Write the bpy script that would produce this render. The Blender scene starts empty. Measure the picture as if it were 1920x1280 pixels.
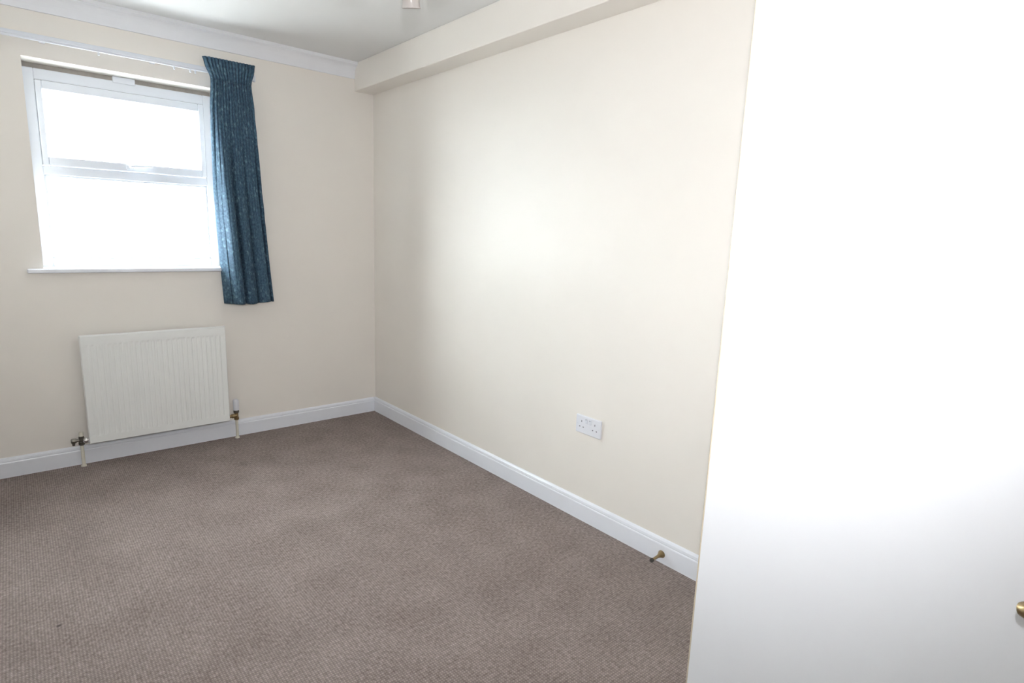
import bpy, bmesh, math, random
from mathutils import Vector, Matrix
random.seed(4)
S = bpy.context.scene
C = S.collection

# ------------------------------------------------------------------ camera, sky, flash, exposure
CAM = Vector((-1.999, -3.880, 1.35))
yaw, pitch, roll = -0.7113030, -0.1825748, 0.0365877
F = Vector((-math.sin(yaw)*math.cos(pitch), math.cos(yaw)*math.cos(pitch), math.sin(pitch)))
R0 = F.cross(Vector((0, 0, 1))).normalized(); U0 = R0.cross(F)
RT = math.cos(roll)*R0 + math.sin(roll)*U0
UP = math.cos(roll)*U0 - math.sin(roll)*R0
cd = bpy.data.cameras.new('camera'); cam = bpy.data.objects.new('camera', cd); C.objects.link(cam)
cam.matrix_world = Matrix(((RT.x, UP.x, -F.x, CAM.x), (RT.y, UP.y, -F.y, CAM.y), (RT.z, UP.z, -F.z, CAM.z), (0, 0, 0, 1)))
cd.sensor_width = 36; cd.sensor_fit = 'HORIZONTAL'; cd.lens = 1090.588*36/1920; cd.clip_start = 0.01
S.camera = cam

w = bpy.data.worlds.new('overcast_sky'); S.world = w; w.use_nodes = True
bg = w.node_tree.nodes['Background']
bg.inputs[0].default_value = (0.90, 0.96, 1.0, 1); bg.inputs[1].default_value = 33.0

# the on-camera flash of the photographer, a little above the lens
ld = bpy.data.lights.new('camera_flash', 'SPOT'); fl = bpy.data.objects.new('camera_flash', ld); C.objects.link(fl)
ld.energy = 108; ld.color = (0.97, 0.985, 1.0); ld.spot_size = math.radians(135); ld.spot_blend = 1.0; ld.shadow_soft_size = 0.012
fl.location = CAM + UP*0.19 + RT*0.012 - F*0.02
aim = (F + UP*0.29 + RT*0.02).normalized()
fl.rotation_euler = aim.to_track_quat('-Z', 'Y').to_euler()

S.view_settings.view_transform = 'Standard'; S.view_settings.look = 'None'
S.view_settings.gamma = 1; S.view_settings.use_curve_mapping = False
S.view_settings.exposure = 0.36

# ------------------------------------------------------------------ materials
def mat(name, col, rough=0.6, metal=0.0, noise=0.0, nscale=30.0, bump=0.0, bscale=200.0, spec=0.5, trans=0.0):
    m = bpy.data.materials.new(name); m.use_nodes = True
    nt = m.node_tree; b = nt.nodes['Principled BSDF']
    b.inputs['Base Color'].default_value = (*col, 1); b.inputs['Roughness'].default_value = rough
    b.inputs['Metallic'].default_value = metal; b.inputs['Specular IOR Level'].default_value = spec
    tc = nt.nodes.new('ShaderNodeTexCoord')
    if noise:
        n = nt.nodes.new('ShaderNodeTexNoise'); n.inputs['Scale'].default_value = nscale; n.inputs['Detail'].default_value = 4
        nt.links.new(tc.outputs['Object'], n.inputs['Vector'])
        r = nt.nodes.new('ShaderNodeValToRGB')
        r.color_ramp.elements[0].position = 0.3; r.color_ramp.elements[1].position = 0.7
        r.color_ramp.elements[0].color = (*[c*(1-noise) for c in col], 1)
        r.color_ramp.elements[1].color = (*[min(1, c*(1+noise)) for c in col], 1)
        nt.links.new(n.outputs['Fac'], r.inputs[0]); nt.links.new(r.outputs[0], b.inputs['Base Color'])
    if bump:
        n = nt.nodes.new('ShaderNodeTexNoise'); n.inputs['Scale'].default_value = bscale; n.inputs['Detail'].default_value = 3
        nt.links.new(tc.outputs['Object'], n.inputs['Vector'])
        bp = nt.nodes.new('ShaderNodeBump'); bp.inputs['Strength'].default_value = bump; bp.inputs['Distance'].default_value = 0.002
        nt.links.new(n.outputs['Fac'], bp.inputs['Height']); nt.links.new(bp.outputs[0], b.inputs['Normal'])
    return m

M = {}
M['wall'] = mat('cream_wall_paint', (0.862, 0.818, 0.764), 0.45, noise=0.012, nscale=3, bump=0.08, bscale=220, spec=0.35)
M['ceiling'] = mat('white_ceiling_paint', (0.82, 0.815, 0.81), 0.8, noise=0.01, nscale=3, bump=0.06)
M['gloss'] = mat('white_gloss_paint', (0.86, 0.88, 0.94), 0.3, noise=0.01, nscale=8)
M['coving'] = mat('white_coving_paint', (0.86, 0.87, 0.90), 0.6, noise=0.01, nscale=8)
M['upvc'] = mat('white_window_plastic', (0.82, 0.86, 0.93), 0.3, noise=0.008, nscale=10)
M['gasket'] = mat('grey_window_gasket', (0.42, 0.44, 0.48), 0.6, noise=0.05)
M['head_shade'] = mat('painted_head_shade', (0.40, 0.37, 0.34), 0.7, noise=0.1, nscale=40)  # grey-brown that paints in the shade above the window frame
M['door'] = mat('white_door_paint', (0.80, 0.81, 0.84), 0.35, noise=0.008, nscale=5)
M['rad'] = mat('white_radiator_enamel', (0.88, 0.89, 0.875), 0.35, noise=0.008, nscale=10)
M['radin'] = mat('radiator_back_enamel', (0.70, 0.71, 0.70), 0.5, noise=0.01)
M['pipe'] = mat('cream_painted_pipe', (0.72, 0.69, 0.60), 0.4, noise=0.03)
M['chrome'] = mat('chrome', (0.80, 0.80, 0.81), 0.24, 1.0, noise=0.02)
M['tarnish'] = mat('tarnished_metal', (0.20, 0.19, 0.17), 0.35, 1.0, noise=0.2, nscale=80)
M['brass'] = mat('old_brass', (0.30, 0.22, 0.12), 0.32, 1.0, noise=0.15, nscale=80)
M['plastic'] = mat('white_plastic', (0.80, 0.81, 0.86), 0.3, noise=0.008)
M['rocker'] = mat('white_switch_plastic', (0.74, 0.76, 0.82), 0.3, noise=0.008)
M['hole'] = mat('dark_socket_slot', (0.16, 0.16, 0.18), 0.7, noise=0.05)
M['rubber'] = mat('dark_rubber', (0.05, 0.045, 0.04), 0.7, noise=0.1)
M['rail'] = mat('white_rail_plastic', (0.76, 0.78, 0.83), 0.4, noise=0.01)

def glass_mat():
    m = bpy.data.materials.new('clear_window_glass'); m.use_nodes = True; nt = m.node_tree; nt.nodes.clear()
    o = nt.nodes.new('ShaderNodeOutputMaterial'); mx = nt.nodes.new('ShaderNodeMixShader')
    t = nt.nodes.new('ShaderNodeBsdfTransparent'); g = nt.nodes.new('ShaderNodeBsdfGlossy')
    t.inputs[0].default_value = (0.95, 0.97, 0.97, 1); g.inputs['Roughness'].default_value = 0.02
    mx.inputs[0].default_value = 0.05
    nt.links.new(t.outputs[0], mx.inputs[1]); nt.links.new(g.outputs[0], mx.inputs[2]); nt.links.new(mx.outputs[0], o.inputs[0])
    return m
M['glass'] = glass_mat()

def shade_mat():
    m = bpy.data.materials.new('frosted_shade_glass'); m.use_nodes = True; nt = m.node_tree; nt.nodes.clear()
    o = nt.nodes.new('ShaderNodeOutputMaterial'); mx = nt.nodes.new('ShaderNodeMixShader'); mx2 = nt.nodes.new('ShaderNodeMixShader')
    t = nt.nodes.new('ShaderNodeBsdfTranslucent'); d = nt.nodes.new('ShaderNodeBsdfDiffuse'); g = nt.nodes.new('ShaderNodeBsdfGlossy')
    t.inputs[0].default_value = (0.82, 0.78, 0.76, 1); d.inputs[0].default_value = (0.74, 0.70, 0.68, 1); g.inputs['Roughness'].default_value = 0.2
    mx.inputs[0].default_value = 0.45; mx2.inputs[0].default_value = 0.06
    nt.links.new(d.outputs[0], mx.inputs[1]); nt.links.new(t.outputs[0], mx.inputs[2])
    nt.links.new(mx.outputs[0], mx2.inputs[1]); nt.links.new(g.outputs[0], mx2.inputs[2]); nt.links.new(mx2.outputs[0], o.inputs[0])
    return m
M['shade'] = shade_mat()

def carpet_mat():
    m = bpy.data.materials.new('brown_loop_carpet'); m.use_nodes = True; nt = m.node_tree; N = nt.nodes; L = nt.links
    b = N['Principled BSDF']; b.inputs['Roughness'].default_value = 0.95; b.inputs['Specular IOR Level'].default_value = 0.1
    tc = N.new('ShaderNodeTexCoord'); sep = N.new('ShaderNodeSeparateXYZ'); L.new(tc.outputs['Object'], sep.inputs[0])
    def math_(op, a, bb=None):
        n = N.new('ShaderNodeMath'); n.operation = op
        for i, v in enumerate((a, bb)):
            if v is None: continue
            if isinstance(v, (int, float)): n.inputs[i].default_value = v
            else: L.new(v, n.inputs[i])
        return n.outputs[0]
    wob = N.new('ShaderNodeTexNoise'); wob.inputs['Scale'].default_value = 60; L.new(tc.outputs['Object'], wob.inputs['Vector'])
    wv = math_('MULTIPLY', wob.outputs['Fac'], 0.004)
    k = 2*math.pi/0.0088
    sx = math_('SINE', math_('MULTIPLY', math_('ADD', sep.outputs[0], wv), k))
    sy = math_('SINE', math_('MULTIPLY', math_('ADD', sep.outputs[1], wv), k))
    loop = math_('ADD', math_('MULTIPLY', math_('MULTIPLY', math_('ADD', sx, 1.0), math_('ADD', sy, 1.0)), 0.25), 0.0)
    n1 = N.new('ShaderNodeTexNoise'); n1.inputs['Scale'].default_value = 75; n1.inputs['Detail'].default_value = 3; L.new(tc.outputs['Object'], n1.inputs['Vector'])
    n2 = N.new('ShaderNodeTexNoise'); n2.inputs['Scale'].default_value = 5; n2.inputs['Detail'].default_value = 5; L.new(tc.outputs['Object'], n2.inputs['Vector'])
    r = N.new('ShaderNodeValToRGB'); cr = r.color_ramp
    cr.elements[0].position = 0.33; cr.elements[0].color = (0.174, 0.137, 0.122, 1)
    cr.elements[1].position = 0.68; cr.elements[1].color = (0.330, 0.275, 0.256, 1)
    mixv = math_('ADD', math_('MULTIPLY', n1.outputs['Fac'], 0.7), math_('MULTIPLY', n2.outputs['Fac'], 0.3))
    L.new(mixv, r.inputs[0])
    lm = math_('ADD', math_('MULTIPLY', loop, 0.55), 0.80)
    # a faint old stain and one burnt speck
    def spot(px, py, rad, depth):
        dx = math_('SUBTRACT', sep.outputs[0], px); dy = math_('SUBTRACT', sep.outputs[1], py)
        d = math_('SQRT', math_('ADD', math_('MULTIPLY', dx, dx), math_('MULTIPLY', dy, dy)))
        d = math_('ADD', d, math_('MULTIPLY', math_('SUBTRACT', n1.outputs['Fac'], 0.5), rad*0.8))
        f = N.new('ShaderNodeMapRange'); f.interpolation_type = 'SMOOTHSTEP'
        f.inputs[1].default_value = rad*0.3; f.inputs[2].default_value = rad; f.inputs[3].default_value = 1-depth; f.inputs[4].default_value = 1
        L.new(d, f.inputs[0]); return f.outputs[0]
    lm = math_('MULTIPLY', lm, spot(-1.093, -0.512, 0.05, 0.16))
    lm = math_('MULTIPLY', lm, spot(-1.99, -1.59, 0.011, 0.7))
    vm = N.new('ShaderNodeVectorMath'); vm.operation = 'SCALE'; L.new(r.outputs[0], vm.inputs[0]); L.new(lm, vm.inputs['Scale'])
    L.new(vm.outputs[0], b.inputs['Base Color'])
    bp = N.new('ShaderNodeBump'); bp.inputs['Strength'].default_value = 0.3; bp.inputs['Distance'].default_value = 0.002
    L.new(math_('ADD', loop, math_('MULTIPLY', n1.outputs['Fac'], 0.6)), bp.inputs['Height']); L.new(bp.outputs[0], b.inputs['Normal'])
    return m
M['carpet'] = carpet_mat()

def curtain_mat():
    m = bpy.data.materials.new('blue_patterned_curtain_fabric'); m.use_nodes = True; nt = m.node_tree; N = nt.nodes; L = nt.links
    b = N['Principled BSDF']; b.inputs['Roughness'].default_value = 0.8; b.inputs['Specular IOR Level'].default_value = 0.2
    tc = N.new('ShaderNodeTexCoord')
    n1 = N.new('ShaderNodeTexNoise'); n1.inputs['Scale'].default_value = 70; n1.inputs['Detail'].default_value = 4; L.new(tc.outputs['UV'], n1.inputs['Vector'])
    r = N.new('ShaderNodeValToRGB'); e = r.color_ramp.elements
    e[0].position = 0.38; e[0].color = (0.036, 0.070, 0.112, 1); e[1].position = 0.70; e[1].color = (0.080, 0.148, 0.212, 1)
    L.new(n1.outputs['Fac'], r.inputs[0])
    # sprig pattern in lighter teal
    v = N.new('ShaderNodeTexVoronoi'); v.inputs['Scale'].default_value = 26; L.new(tc.outputs['UV'], v.inputs['Vector'])
    n2 = N.new('ShaderNodeTexNoise'); n2.inputs['Scale'].default_value = 120; n2.inputs['Detail'].default_value = 2; L.new(tc.outputs['UV'], n2.inputs['Vector'])
    mm = N.new('ShaderNodeMath'); mm.operation = 'MULTIPLY_ADD'; mm.inputs[1].default_value = 0.9; L.new(n2.outputs['Fac'], mm.inputs[0]); L.new(v.outputs['Distance'], mm.inputs[2])
    r2 = N.new('ShaderNodeValToRGB'); f = r2.color_ramp.elements
    f[0].position = 0.42; f[0].color = (1, 1, 1, 1); f[1].position = 0.78; f[1].color = (0, 0, 0, 1); L.new(mm.outputs[0], r2.inputs[0])
    mx = N.new('ShaderNodeMix'); mx.data_type = 'RGBA'; L.new(r2.outputs[0], mx.inputs[0]); L.new(r.outputs[0], mx.inputs[6]); mx.inputs[7].default_value = (0.155, 0.26, 0.33, 1)
    L.new(mx.outputs[2], b.inputs['Base Color'])
    t = N.new('ShaderNodeBsdfTranslucent'); L.new(mx.outputs[2], t.inputs[0])
    ms = N.new('ShaderNodeMixShader'); ms.inputs[0].default_value = 0.16
    L.new(b.outputs[0], ms.inputs[1]); L.new(t.outputs[0], ms.inputs[2]); L.new(ms.outputs[0], N['Material Output'].inputs[0])
    return m
M['curtain'] = curtain_mat()

# ------------------------------------------------------------------ helpers
def box(bm, x0, x1, y0, y1, z0, z1, tf=None):
    vs = [bm.verts.new(tf(Vector((x, y, z))) if tf else (x, y, z)) for x in (x0, x1) for y in (y0, y1) for z in (z0, z1)]
    for f in ((0, 1, 3, 2), (4, 6, 7, 5), (0, 4, 5, 1), (2, 3, 7, 6), (0, 2, 6, 4), (1, 5, 7, 3)):
        bm.faces.new([vs[i] for i in f])
    return bm
def rings(bm, rs, cap=True, closed=True):
    rv = [[bm.verts.new(p) for p in r] for r in rs]
    n = len(rv[0])
    for a, b in zip(rv, rv[1:]):
        for i in range(n if closed else n-1):
            bm.faces.new((a[i], a[(i+1) % n], b[(i+1) % n], b[i]))
    if cap and closed:
        bm.faces.new(list(reversed(rv[0]))); bm.faces.new(rv[-1])
    return bm
def frame_of(d):
    d = Vector(d).normalized(); a = Vector((0, 0, 1)) if abs(d.z) < 0.9 else Vector((1, 0, 0))
    u = d.cross(a).normalized(); return u, d.cross(u)
def lathe(bm, base, axis, prof, seg=20, cap=True):
    """prof: list of (distance along axis, radius)"""
    ax = Vector(axis).normalized(); u, v = frame_of(ax); base = Vector(base)
    return rings(bm, [[base + ax*h + (u*math.cos(2*math.pi*i/seg) + v*math.sin(2*math.pi*i/seg))*r for i in range(seg)] for h, r in prof], cap)
def tube(bm, pts, r, seg=12):
    pts = [Vector(p) for p in pts]; rs = []
    u = None
    for i, p in enumerate(pts):
        d = (pts[min(i+1, len(pts)-1)] - pts[max(i-1, 0)]).normalized()
        if u is None: u, v = frame_of(d)
        u = (u - d*u.dot(d)).normalized(); v = d.cross(u)
        rr = r[i] if isinstance(r, (list, tuple)) else r
        rs.append([p + (u*math.cos(2*math.pi*k/seg) + v*math.sin(2*math.pi*k/seg))*rr for k in range(seg)])
    return rings(bm, rs)
def extrude_profile(bm, prof, a, b, along):
    """prof: 2D points (offset from wall, height); along 'x' (wall y=0) or 'y' (wall x=0)"""
    if along == 'x': f = lambda t: [Vector((t, -o, z)) for o, z in prof]
    else: f = lambda t: [Vector((-o, t, z)) for o, z in prof]
    return rings(bm, [f(a), f(b)])
def NB(): return bmesh.new()
WL = {}
def mk(name, bm, m, parent=None, loc=(0, 0, 0), smooth=False, bevel=0.0, bseg=2):
    """verts are given in world space; the object origin sits at loc (or at the parent's)"""
    o_w = WL[parent.name] if parent else Vector(loc)
    bmesh.ops.recalc_face_normals(bm, faces=bm.faces)
    bmesh.ops.translate(bm, verts=bm.verts, vec=-o_w)
    me = bpy.data.meshes.new(name); bm.to_mesh(me); bm.free()
    if smooth:
        me.polygons.foreach_set('use_smooth', [True]*len(me.polygons))
    me.materials.append(m)
    o = bpy.data.objects.new(name, me); C.objects.link(o)
    if parent: o.parent = parent
    else: o.location = loc
    WL[o.name] = o_w.copy()
    if bevel:
        b = o.modifiers.new('bevel', 'BEVEL'); b.width = bevel; b.segments = bseg; b.limit_method = 'ANGLE'; b.angle_limit = math.radians(40)
    if smooth:
        try:
            me.set_sharp_from_angle(angle=math.radians(35))
        except Exception: pass
    return o
def empty(name, loc):
    o = bpy.data.objects.new(name, None); C.objects.link(o); o.location = loc; o.empty_display_size = 0.05
    WL[o.name] = Vector(loc); return o
def tag(o, label, cat, kind=None, group=None):
    o['label'] = label; o['category'] = cat
    if kind: o['kind'] = kind
    if group: o['group'] = group
    return o
def B(*a, tf=None): return box(NB(), *a, tf=tf)

# ------------------------------------------------------------------ the room shell
X0, Y0, ZC = -2.40, -4.35, 2.43            # left wall, near wall, ceiling height
WX0, WX1, WZ0, WZ1 = -1.877, -1.003, 1.082, 2.119   # window opening
PX, PY = -0.915, -3.292                    # corner of the boxed-in cupboard near the camera

tag(mk('floor', B(X0-.1, .1, Y0-.1, .3, -.1, 0), M['carpet']), 'brown flecked loop pile carpet covering the whole floor', 'floor', 'structure')
tag(mk('ceiling', B(X0-.1, .1, Y0-.1, .3, ZC, ZC+.1), M['ceiling']), 'plain white painted ceiling', 'ceiling', 'structure')
bm = NB(); d = .28
box(bm, X0-.1, WX0, 0, d, 0, ZC); box(bm, WX1, .1, 0, d, 0, ZC); box(bm, WX0, WX1, 0, d, 0, WZ0); box(bm, WX0, WX1, 0, d, WZ1, ZC)
tag(mk('wall_back', bm, M['wall']), 'cream painted wall with the window and the radiator', 'wall', 'structure')
tag(mk('wall_right', B(0, .1, Y0-.1, 0, 0, ZC), M['wall']), 'long cream painted wall with the double socket', 'wall', 'structure')
tag(mk('wall_left', B(X0-.1, X0, Y0-.1, 0, 0, ZC), M['wall']), 'cream painted side wall out of view', 'wall', 'structure')
tag(mk('wall_front', B(X0, 0, Y0-.1, Y0, 0, ZC), M['wall']), 'cream painted wall behind the viewpoint', 'wall', 'structure')
DY0, DY1, DZ = PY-.05, PY-.05-.60, 2.0   # doorway of the boxed-in cupboard
bm = NB()
box(bm, PX, 0, DY0, PY, 0, ZC)
box(bm, PX, PX+.1, DY1, DY0, DZ, ZC); box(bm, PX, PX+.1, Y0, DY1, 0, ZC)
tag(mk('wall_partition', bm, M['wall']), 'cream painted partition behind the open white door', 'wall', 'structure')
# boxed beam under the ceiling along the right wall
tag(mk('trim_1', B(-.1395, 0, PY, 0, 2.255, ZC), M['wall'], bevel=.004), 'cream boxed-in beam running under the ceiling above the socket wall', 'beam', 'structure')
# coving along the window wall
cov = [(0, 2.333), (.010, 2.333), (.012, 2.345)]
for i in range(1, 9):
    a = math.pi/2*i/8
    cov.append((.012 + .036*(1-math.cos(a)), 2.345 + .062*math.sin(a)))
cov += [(.050, 2.409), (.058, 2.412), (.058, ZC), (0, ZC)]
tag(mk('trim_2', extrude_profile(NB(), cov, X0, -.1395, 'x'), M['coving']), 'white moulded coving between window wall and ceiling', 'coving', 'structure')
# skirting
sk = [(0, 0), (.016, 0), (.016, .078), (.0145, .082), (.0115, .083), (.0125, .088), (.011, .097), (.006, .104), (0, .106)]
tag(mk('baseboard_back', extrude_profile(NB(), sk, X0, -.016, 'x'), M['gloss']), 'white skirting board behind the radiator', 'skirting', 'structure')
tag(mk('baseboard_right', extrude_profile(NB(), sk, PY, 0, 'y'), M['gloss']), 'white skirting board below the double socket', 'skirting', 'structure')
bm = extrude_profile(NB(), [(-o, z) for o, z in sk], Y0, -.016, 'y'); bmesh.ops.translate(bm, verts=bm.verts, vec=(X0, 0, 0))
tag(mk('baseboard_left', bm, M['gloss']), 'white skirting board on the side wall out of view', 'skirting', 'structure')

# unseen ground added outside to cut the upward light on the ceiling
M['added_ground'] = mat('added_pale_ground', (0.60, 0.59, 0.57), 0.9, noise=0.08, nscale=6)
tag(mk('ground', B(-16, 14, .29, 30, -.25, -.15), M['added_ground']), 'unseen pale ground added outside to set the light on the ceiling', 'ground', 'structure')

# ------------------------------------------------------------------ window
FY0, FY1 = .125, .185
win = empty('window_1', (-1.44, FY0, WZ0))
tag(win, 'white plastic window with opening top light, half beside the blue curtain', 'window', 'structure')
fx0, fx1, fz0, fz1 = WX0, WX1, 1.086, 2.094
mk('head_shade_strip', B(fx0, fx1, FY0+.02, FY1, fz1, WZ1), M['head_shade'], win)  # dark strip, the shadow gap at the head put into its colour
bm = NB()
tw = .047
box(bm, fx0, fx0+tw, FY0, FY1, fz0, fz1); box(bm, fx1-tw, fx1, FY0, FY1, fz0, fz1)
box(bm, fx0+tw, fx1-tw, FY0, FY1, fz1-.054, fz1); box(bm, fx0+tw, fx1-tw, FY0, FY1, fz0, fz0+.044)
mk('window_frame', bm, M['upvc'], win, bevel=.004)
mk('transom', B(fx0+tw, fx1-tw, FY0, FY1, 1.570, 1.616), M['upvc'], win, bevel=.004)
# opening sash
sx0, sx1, sz0, sz1 = fx0+tw+.001, fx1-tw-.001, 1.618, 2.038
sash = mk('sash', (lambda bm: (box(bm, sx0, sx0+.027, FY0-.012, FY1-.01, sz0, sz1), box(bm, sx1-.027, sx1, FY0-.012, FY1-.01, sz0, sz1),
          box(bm, sx0+.027, sx1-.027, FY0-.012, FY1-.01, sz1-.042, sz1), box(bm, sx0+.027, sx1-.027, FY0-.012, FY1-.01, sz0, sz0+.044), bm)[-1])(NB()), M['upvc'], win, bevel=.005)
mk('gasket', (lambda bm: (box(bm, sx0-.0008, sx0+.002, FY0-.002, FY0+.004, sz0-.0015, sz1+.0015), box(bm, sx1-.002, sx1+.0008, FY0-.002, FY0+.004, sz0-.0015, sz1+.0015),
          box(bm, sx0, sx1, FY0-.002, FY0+.004, sz1-.001, sz1+.0025), bm)[-1])(NB()), M['gasket'], win)
mk('pane', B(sx0+.022, sx1-.022, FY0+.02, FY0+.026, sz0+.04, sz1-.038), M['glass'], sash)
hb = mk('handle', (lambda bm: (box(bm, -1.462, -1.428, FY0-.024, FY0-.012, 1.628, 1.652), tube(bm, [(-1.445, FY0-.02, 1.642), (-1.440, FY0-.045, 1.645), (-1.42, FY0-.05, 1.648), (-1.34, FY0-.05, 1.652)], [.007, .007, .007, .006], 10), bm)[-1])(NB()), M['upvc'], sash, bevel=.002)
hb['label'] = 'white cockspur handle'
# fixed lower light: beads and pane
bm = NB(); bx0, bx1, bz0, bz1 = fx0+tw, fx1-tw, fz0+.044, 1.570
box(bm, bx0, bx0+.010, FY0+.008, FY0+.03, bz0, bz1); box(bm, bx1-.010, bx1, FY0+.008, FY0+.03, bz0, bz1)
box(bm, bx0, bx1, FY0+.008, FY0+.03, bz1-.010, bz1); box(bm, bx0, bx1, FY0+.008, FY0+.03, bz0, bz0+.010)
mk('glazing_bead', bm, M['upvc'], win, bevel=.003)
mk('pane', B(bx0+.004, bx1-.004, FY0+.026, FY0+.031, bz0+.004, bz1-.004), M['glass'], win)
# white cover block over the painted shade strip at mid head
mk('head_cover', B(-1.492, -1.388, FY0-.006, FY0+.02, fz1-.01, WZ1-.001), M['upvc'], win, bevel=.003)
mk('window_sill', B(-1.945, -.935, -.036, FY0+.002, 1.064, 1.086), M['gloss'], win, bevel=.006, bseg=3)

# ------------------------------------------------------------------ open door close to the camera, on the right
D0 = Vector((-.953, -3.293, 0)); DD = Vector((-.0849, -.9964, 0)).normalized(); DN = Vector((DD.y, -DD.x, 0))   # DD hinge->free edge, DN towards the room
if DN.dot(CAM-D0) < 0: DN = -DN
def dt(v): return D0 + DD*v.x + DN*v.y + Vector((0, 0, v.z))
door = empty('door_1', (D0.x, D0.y, 0))
tag(door, 'plain white flush door with brass lever, slightly ajar close to the viewer', 'door', 'structure')
mk('door_leaf', B(.0045, 0.66, -.036, 0, .012, 1.99, tf=dt), M['door'], door)
M['lipping'] = mat('beige_edge_lipping', (0.56, 0.48, 0.37), 0.5, noise=0.08, nscale=25)
lp = mk('edge_lipping', B(0, .0043, -.036, -.0003, .012, 1.99, tf=dt), M['lipping'], door, bevel=.002); lp['label'] = 'thin beige lipping on the door edge'
HS = .622      # spindle distance from the hinge edge
for hz in (.22, 1.0, 1.76):
    mk('hinge', B(.004, .034, -.0373, -.0361, hz-.05, hz+.05, tf=dt), M['brass'], door)
hnd = mk('handle_plate', B(HS-.021, HS+.021, 0, .006, .81, .97, tf=dt), M['brass'], door, bevel=.002)
def T(x, y, z): return dt(Vector((x, y, z)))
bm = NB()
tube(bm, [T(HS, .005, .909), T(HS, .04, .909), T(HS-.004, .055, .909), T(HS-.018, .061, .909), T(HS-.05, .062, .910), T(HS-.08, .061, .907), T(HS-.098, .058, .903), T(HS-.106, .055, .900)],
     [.0095, .0095, .010, .0095, .0095, .0105, .0125, .009], 14)
lev = mk('lever', bm, M['brass'], hnd, smooth=True); lev['label'] = 'dull brass lever'
for z in (.825, .955):
    mk('screw', lathe(NB(), T(HS, .005, z), DN, [(0, .004), (.0022, .004), (.003, .002)], 10), M['brass'], hnd)
lin = NB()
box(lin, PX+.002, PX+.098, DY0-.022, DY0-.0005, 0, DZ-.001); box(lin, PX+.002, PX+.098, DY1+.0005, DY1+.022, 0, DZ-.001); box(lin, PX+.002, PX+.098, DY1+.022, DY0-.022, DZ-.022, DZ-.001)
tag(mk('trim_3', lin, M['gloss']), 'white lining of the doorway behind the open door', 'door lining', 'structure')

# ------------------------------------------------------------------ radiator
RX0, RX1, RZ0, RZ1, RY = -1.765, -1.045, .130, .735, -.092
rad = empty('radiator', (-1.405, -.06, RZ0))
tag(rad, 'white ribbed panel radiator fixed low on the wall below the window', 'radiator')
# pressed front panel: a height field with vertical flutes and a flat border
NF = 26; bm = NB()
m_side, m_top = .026, .045
xs = [RX0, RX0+.004]; fl_x = RX0+m_side; pitch_ = (RX1-RX0-2*m_side)/NF
for i in range(NF):
    for t in (0, .18, .36, .64, .82): xs.append(fl_x + pitch_*(i+t))
xs += [RX1-m_side, RX1-.004, RX1]
zs = [RZ0, RZ0+.006, RZ0+.040, RZ0+.052, RZ1-.062, RZ1-.050, RZ1-.006, RZ1]
def depth(x, z):
    dd = 0.0
    if x <= RX0+.001 or x >= RX1-.001: dd = .006
    if z <= RZ0+.001 or z >= RZ1-.001: dd = max(dd, .008)
    if RZ0+.045 < z < RZ1-.055 and fl_x <= x <= RX1-m_side+1e-6:
        ph = ((x-fl_x)/pitch_) % 1.0
        s = max(0.0, 1-abs(ph-.5)/.32) if abs(ph-.5) < .32 else 0
        dd = max(dd, 0.0026*(1-min(1, s*2)) if ph > .05 and ph < .95 else .0026)
    return dd
grid = [[bm.verts.new((x, RY + depth(x, z), z)) for z in zs] for x in xs]
for i in range(len(xs)-1):
    for j in range(len(zs)-1): bm.faces.new((grid[i][j], grid[i+1][j], grid[i+1][j+1], grid[i][j+1]))
# rim turned back to the seam
bk = [(x, RY+.020, z) for x, z in ((RX0, RZ0), (RX1, RZ0), (RX1, RZ1), (RX0, RZ1))]
edge = [grid[i][0] for i in range(len(xs))] + [grid[-1][j] for j in range(1, len(zs))] + [grid[i][-1] for i in range(len(xs)-2, -1, -1)] + [grid[0][j] for j in range(len(zs)-2, 0, -1)]
back = [bm.verts.new((v.co.x, RY+.020, v.co.z)) for v in edge]
for i in range(len(edge)): bm.faces.new((edge[i], edge[(i+1) % len(edge)], back[(i+1) % len(edge)], back[i]))
bm.faces.new(back)
mk('front_panel', bm, M['rad'], rad)
# convector fins behind the panel, the end caps and the wall brackets
bm = NB()
pts = []
n = 60
for i in range(n+1):
    pts.append((RX0+.03+(RX1-RX0-.06)*i/n, RY+.024 + (.022 if i % 2 else 0)))
top = [bm.verts.new((x, y, RZ1-.05)) for x, y in pts]; bot = [bm.verts.new((x, y, RZ0+.05)) for x, y in pts]
for i in range(n): bm.faces.new((top[i], top[i+1], bot[i+1], bot[i]))
mk('convector_fins', bm, M['radin'], rad)
for x in (RX0+.12, RX1-.14):
    mk('wall_bracket', B(x, x+.02, RY+.021, -.001, RZ0+.08, RZ1-.10), M['radin'], rad)
for x in (RX0, RX1-.012):
    mk('end_cap', B(x, x+.012, RY+.021, RY+.05, RZ0+.01, RZ1-.008), M['rad'], rad, bevel=.002)
mk('top_cover', B(RX0+.013, RX1-.013, RY+.021, RY+.05, RZ1-.02, RZ1-.009), M['rad'], rad, bevel=.002)

PYY = -.050
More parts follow.
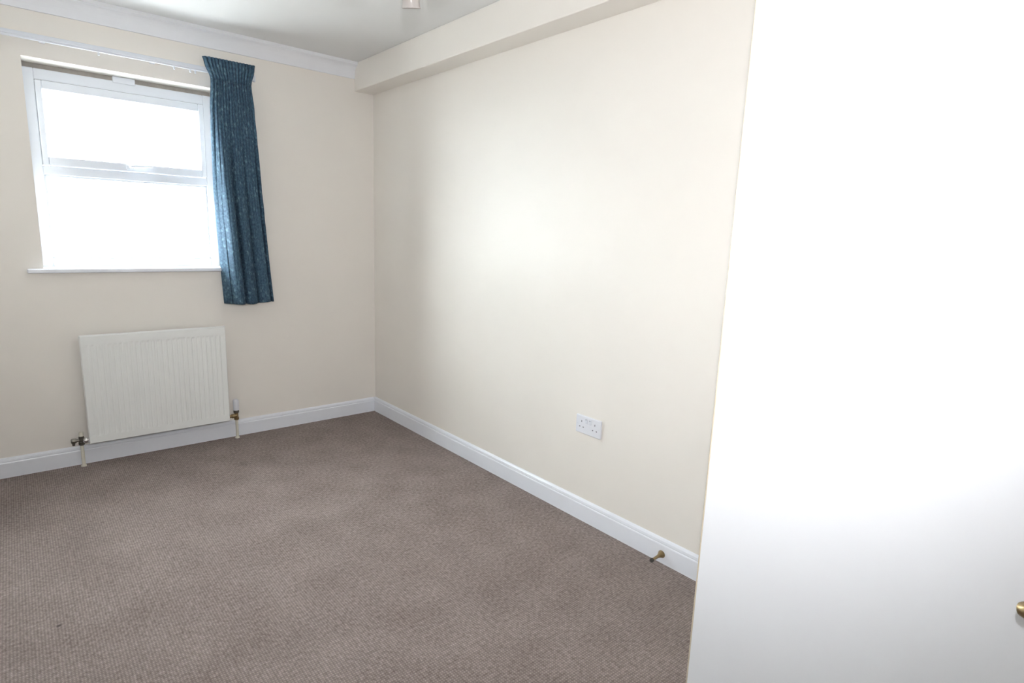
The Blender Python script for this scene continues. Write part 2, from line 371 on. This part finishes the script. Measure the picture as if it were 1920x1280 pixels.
# left valve
lv = empty('radiator_valve', (-1.797, PYY, 0))
tag(lv, 'chrome lockshield valve and cream pipe at the left end of the radiator', 'valve')
bm = tube(NB(), [(-1.797, PYY, 0), (-1.797, PYY, .135)], .0085, 14); mk('pipe', bm, M['pipe'], lv, smooth=True)
mk('floor_collar', lathe(NB(), (-1.797, PYY, 0), (0, 0, 1), [(0, .0135), (.006, .013), (.009, .009)], 16), M['pipe'], lv, smooth=True)
bm = lathe(NB(), (-1.797, PYY, .122), (0, 0, 1), [(0, .011), (.004, .0145), (.018, .0145), (.020, .012), (.034, .0125), (.05, .0125), (.054, .008)], 16)
mk('valve_body', bm, M['tarnish'], lv, smooth=True)
mk('union_nut', lathe(NB(), (-1.790, PYY-.004, .150), (1, 0, 0), [(0, .012), (.006, .0155), (.016, .0155), (.024, .011), (.028, .009)], 6), M['chrome'], lv)
b_ = lathe(NB(), (-1.792, PYY-.026, .155), (1, -.25, 0), [(0, .004), (.004, .0115), (.009, .0155), (.015, .0168), (.021, .0150), (.027, .009), (.030, .002)], 24)
o_ = mk('polished_cap', b_, M['chrome'], lv, smooth=True); o_['label'] = 'bright polished chrome cap'
bm = lathe(NB(), (-1.806, PYY, .152), (-1, 0, 0), [(0, .008), (.012, .008), (.013, .0125), (.034, .0135), (.038, .010)], 16)
mk('drain_cock', bm, M['tarnish'], lv, smooth=True)
mk('drain_spout', lathe(NB(), (-1.833, PYY, .148), (0, 0, -1), [(0, .008), (.012, .008), (.013, .0065), (.022, .0065)], 12), M['tarnish'], lv, smooth=True)
mk('lockshield_cap', lathe(NB(), (-1.797, PYY, .172), (0, 0, 1), [(0, .011), (.012, .0115), (.024, .010), (.027, .006)], 16), M['pipe'], lv, smooth=True)
# right thermostatic valve
rv = empty('thermostatic_valve', (-.997, PYY, 0))
tag(rv, 'white thermostatic valve head on brass body and cream pipe at the right end of radiator', 'valve')
mk('pipe', tube(NB(), [(-.997, PYY, 0), (-.997, PYY, .130)], .0085, 14), M['pipe'], rv, smooth=True)
mk('floor_collar', lathe(NB(), (-.997, PYY, 0), (0, 0, 1), [(0, .0135), (.006, .013), (.009, .009)], 16), M['pipe'], rv, smooth=True)
mk('valve_body', lathe(NB(), (-.997, PYY, .120), (0, 0, 1), [(0, .011), (.003, .0145), (.018, .0145), (.020, .012), (.045, .012), (.05, .010)], 16), M['brass'], rv, smooth=True)
mk('union_nut', lathe(NB(), (-.999, PYY-.006, .150), (-1, 0, 0), [(0, .010), (.010, .010), (.012, .014), (.026, .014), (.030, .010), (.046, .010)], 6), M['brass'], rv)
mk('collar', lathe(NB(), (-.997, PYY, .166), (0, 0, 1), [(0, .013), (.003, .0165), (.016, .0165), (.018, .014)], 18), M['tarnish'], rv, smooth=True)
bm = NB(); seg = 36; prof = [(.182, .013), (.186, .0172), (.240, .0178), (.250, .0165), (.255, .012), (.256, .004)]
rings(bm, [[Vector((-.997+math.cos(2*math.pi*i/seg)*r*(1 if i % 3 else .94), PYY+math.sin(2*math.pi*i/seg)*r*(1 if i % 3 else .94), z)) for i in range(seg)] for z, r in prof])
mk('thermostat_head', bm, M['plastic'], rv, smooth=True)

# ------------------------------------------------------------------ curtain rail and curtain
rail = empty('curtain_rail', (-1.5, -.055, 2.186))
tag(rail, 'thin white curtain track across the wall above the window', 'curtain rail')
mk('track', B(-2.25, -.80, -.062, -.050, 2.186, 2.216), M['rail'], rail, bevel=.003)
mk('track_lip', B(-2.25, -.80, -.068, -.0625, 2.196, 2.206), M['rail'], rail, bevel=.001)
for x in (-2.18, -1.79, -1.32, -.9):
    mk('bracket', B(x-.012, x+.012, -.0495, 0, 2.190, 2.212), M['rail'], rail, bevel=.002)
for x in (-2.246, -.804):
    mk('end_stop', B(x-.004, x+.004, -.070, -.048, 2.183, 2.219), M['rail'], rail, bevel=.002)
for x in (-1.565, -1.225, -1.145, -1.12):
    mk('glider', lathe(NB(), (x, -.056, 2.186), (0, 0, -1), [(0, .004), (.004, .006), (.008, .004), (.014, .005), (.016, .002)], 10), M['rail'], rail, smooth=True)

cur = empty('curtain', (-.90, -.105, .868))
tag(cur, 'short blue patterned curtain with gathered heading drawn to the right of window', 'curtain')
def interp(tab, z):
    for (z0, v0), (z1, v1) in zip(tab, tab[1:]):
        if z <= z0 and z >= z1:
            t = (z0-z)/(z0-z1); t = t*t*(3-2*t) if z0-z1 < .2 else t
            return v0 + (v1-v0)*t
    return tab[-1][1] if z < tab[-1][0] else tab[0][1]
EL = [(2.262, -1.088), (2.235, -1.080), (2.150, -1.052), (2.0, -1.060), (1.85, -1.061), (1.58, -1.057), (1.40, -1.050), (1.1, -1.038), (.86, -1.027)]
ER = [(2.262, -.814), (2.235, -.818), (2.150, -.838), (2.0, -.825), (1.85, -.816), (1.58, -.801), (1.40, -.790), (1.1, -.770), (.86, -.752)]
NU, NP, FOLDS = 220, 15, 3.6
def cpt(u, z):
    l, r = interp(EL, z), interp(ER, z)
    k = min(1, max(0, (2.17-z)/.9)); k = k*k*(3-2*k)              # 0 heading .. 1 full folds
    ph = (u - .10 + .015*math.sin(z*3.1+2))*FOLDS
    lobe = abs(math.sin(math.pi*ph))**.65 if u > .10 else (u/.10)*.25
    fine = abs(math.sin(math.pi*u*NP + .4*math.sin(z*5)))**.7
    y = -.080 - .072*k*lobe*(.8+.3*math.sin(u*5+1)) - .015*(1-k)*fine - .004*k*fine - .020*(1-k)
    if u < .11: y += (.014+.04*k)*(1-u/.11)                                # leading edge turned towards the window
    if u > .97: y += .02*k*(u-.97)/.03
    x = l + (r-l)*u
    return x, y, z
def cloth(z_list, hem=False):
    bm = NB(); uvl = bm.loops.layers.uv.new('UVMap'); g = []
    for z in z_list:
        row = []
        for i in range(NU+1):
            u = i/NU; x, y, zz = cpt(u, z)
            if hem: zz += (.003*math.sin(u*9) + .006*u) * max(0, (1.1-z)/.24 if z < 1.1 else 0)
            row.append(bm.verts.new((x, y, zz)))
        g.append(row)
    for j in range(len(g)-1):
        for i in range(NU):
            f = bm.faces.new((g[j][i], g[j+1][i], g[j+1][i+1], g[j][i+1]))
            for lp, (jj, ii) in zip(f.loops, ((j, i), (j+1, i), (j+1, i+1), (j, i+1))): lp[uvl].uv = (ii/NU*.75, z_list[jj])
    return bm
def sol(o, t):
    s = o.modifiers.new('thickness', 'SOLIDIFY'); s.thickness = t; s.offset = 0; return o
zl = [2.262, 2.256, 2.245, 2.230, 2.21, 2.19, 2.175, 2.16, 2.15]
hd = sol(mk('heading', cloth(zl), M['curtain'], cur, smooth=True), .004); hd['label'] = 'flared pencil-pleat heading'
zl = [2.15 - (2.15-.866)*i/70 for i in range(71)]
sol(mk('drape', cloth(zl, True), M['curtain'], cur, smooth=True), .003)
bm = NB()
tape = [[], []]
for i in range(61):
    x, y, z = cpt(i/60, 2.165)
    for k_, zz in ((0, 2.165), (1, 2.19)): tape[k_].append(bm.verts.new((cpt(i/60, zz)[0], y+.006, zz)))
for i in range(60): bm.faces.new((tape[0][i], tape[0][i+1], tape[1][i+1], tape[1][i]))
mk('heading_tape', bm, M['plastic'], cur)

# ------------------------------------------------------------------ double socket
sk_ = empty('double_socket', (0, -2.141, .430))
tag(sk_, 'white double electrical socket on the cream wall above the skirting', 'socket')
sy0, sy1, sz0_, sz1_ = -2.219, -2.063, .431, .519
pl = mk('face_plate', B(-.010, 0, sy0, sy1, sz0_, sz1_), M['plastic'], sk_, bevel=.004, bseg=3)
for s in (-1, 1):
    cy = -2.141 - s*.041
    sw = mk('rocker_switch', B(-.0135, -.0095, -2.141 - s*.012-.007, -2.141 - s*.012+.007, .484, .508), M['rocker'], sk_, bevel=.0015)
    mk('indicator', B(-.0138, -.0134, -2.141 - s*.012-.003, -2.141 - s*.012+.003, .503, .506), M['hole'], sw)
    mk('earth_slot', B(-.0104, -.0098, cy-.002, cy+.002, .486, .495), M['hole'], sk_)
    for q in (-1, 1):
        mk('pin_slot', B(-.0104, -.0098, cy+q*.0115-.0032, cy+q*.0115+.0032, .461, .466), M['hole'], sk_)
for y in (sy0+.012, sy1-.012):
    mk('screw', lathe(NB(), (-.0098, y, .475), (-1, 0, 0), [(0, .0032), (.001, .0030)], 12), M['rocker'], sk_)

# ------------------------------------------------------------------ door stop on the skirting
st = empty('door_stop', (-.016, -2.600, .040))
tag(st, 'small dull brass door stop sticking out of the white skirting', 'door stop')
mk('base', lathe(NB(), (-.016, -2.600, .041), (-1, 0, -.06), [(0, .0165), (.003, .0165), (.010, .012), (.022, .0075), (.030, .0065)], 18), M['brass'], st, smooth=True)
mk('stem', lathe(NB(), (-.045, -2.600, .0395), (-1, 0, -.06), [(0, .0062), (.035, .0058)], 14), M['brass'], st, smooth=True)
mk('rubber_tip', lathe(NB(), (-.0795, -2.600, .0375), (-1, 0, -.06), [(0, .0085), (.008, .0090), (.011, .007)], 16), M['rubber'], st, smooth=True)

# ------------------------------------------------------------------ ceiling light, only its lowest shade dips into the picture
away = Vector((0.49, 0.87, 0))
LC = Vector((-.968, -2.070, 0))
cl = empty('ceiling_light', (LC.x, LC.y, ZC))
tag(cl, 'pale frosted glass ceiling light just cut by the top of the picture', 'ceiling light')
mk('ceiling_rose', lathe(NB(), (LC.x, LC.y, ZC), (0, 0, -1), [(0, .055), (.010, .054), (.022, .040), (.03, .012)], 28), M['plastic'], cl, smooth=True)
mk('stem', lathe(NB(), (LC.x, LC.y, ZC-.03), (0, 0, -1), [(0, .007), (.16, .007), (.165, .018), (.180, .020), (.195, .012), (.20, .004)], 18), M['chrome'], cl, smooth=True)
a0 = math.atan2(away.y, away.x) - .25
for k in range(3):
    a = a0 + k*2*math.pi/3; rd = Vector((math.cos(a), math.sin(a), 0)); c0 = LC + Vector((0, 0, ZC-.205))
    mk('arm', tube(NB(), [c0, c0+rd*.04+Vector((0, 0, -.004)), c0+rd*.085+Vector((0, 0, .016)), c0+rd*.115+Vector((0, 0, .012)), c0+rd*.125+Vector((0, 0, -.012))], .005, 10), M['chrome'], cl, smooth=True)
    hp = c0+rd*.125+Vector((0, 0, -.010))
    ax = Vector((rd.x*.3, rd.y*.3, -1)).normalized()
    mk('lamp_holder', lathe(NB(), hp, ax, [(0, .010), (.004, .014), (.022, .015), (.026, .012)], 18), M['chrome'], cl, smooth=True)
    sh = mk('glass_shade', lathe(NB(), hp+ax*.022, ax, [(0, .016), (.010, .022), (.026, .028), (.048, .031), (.070, .029), (.084, .031), (.088, .033)], 32, cap=False), M['shade'], cl, smooth=True)
    sm = sh.modifiers.new('thickness', 'SOLIDIFY'); sm.thickness = .002
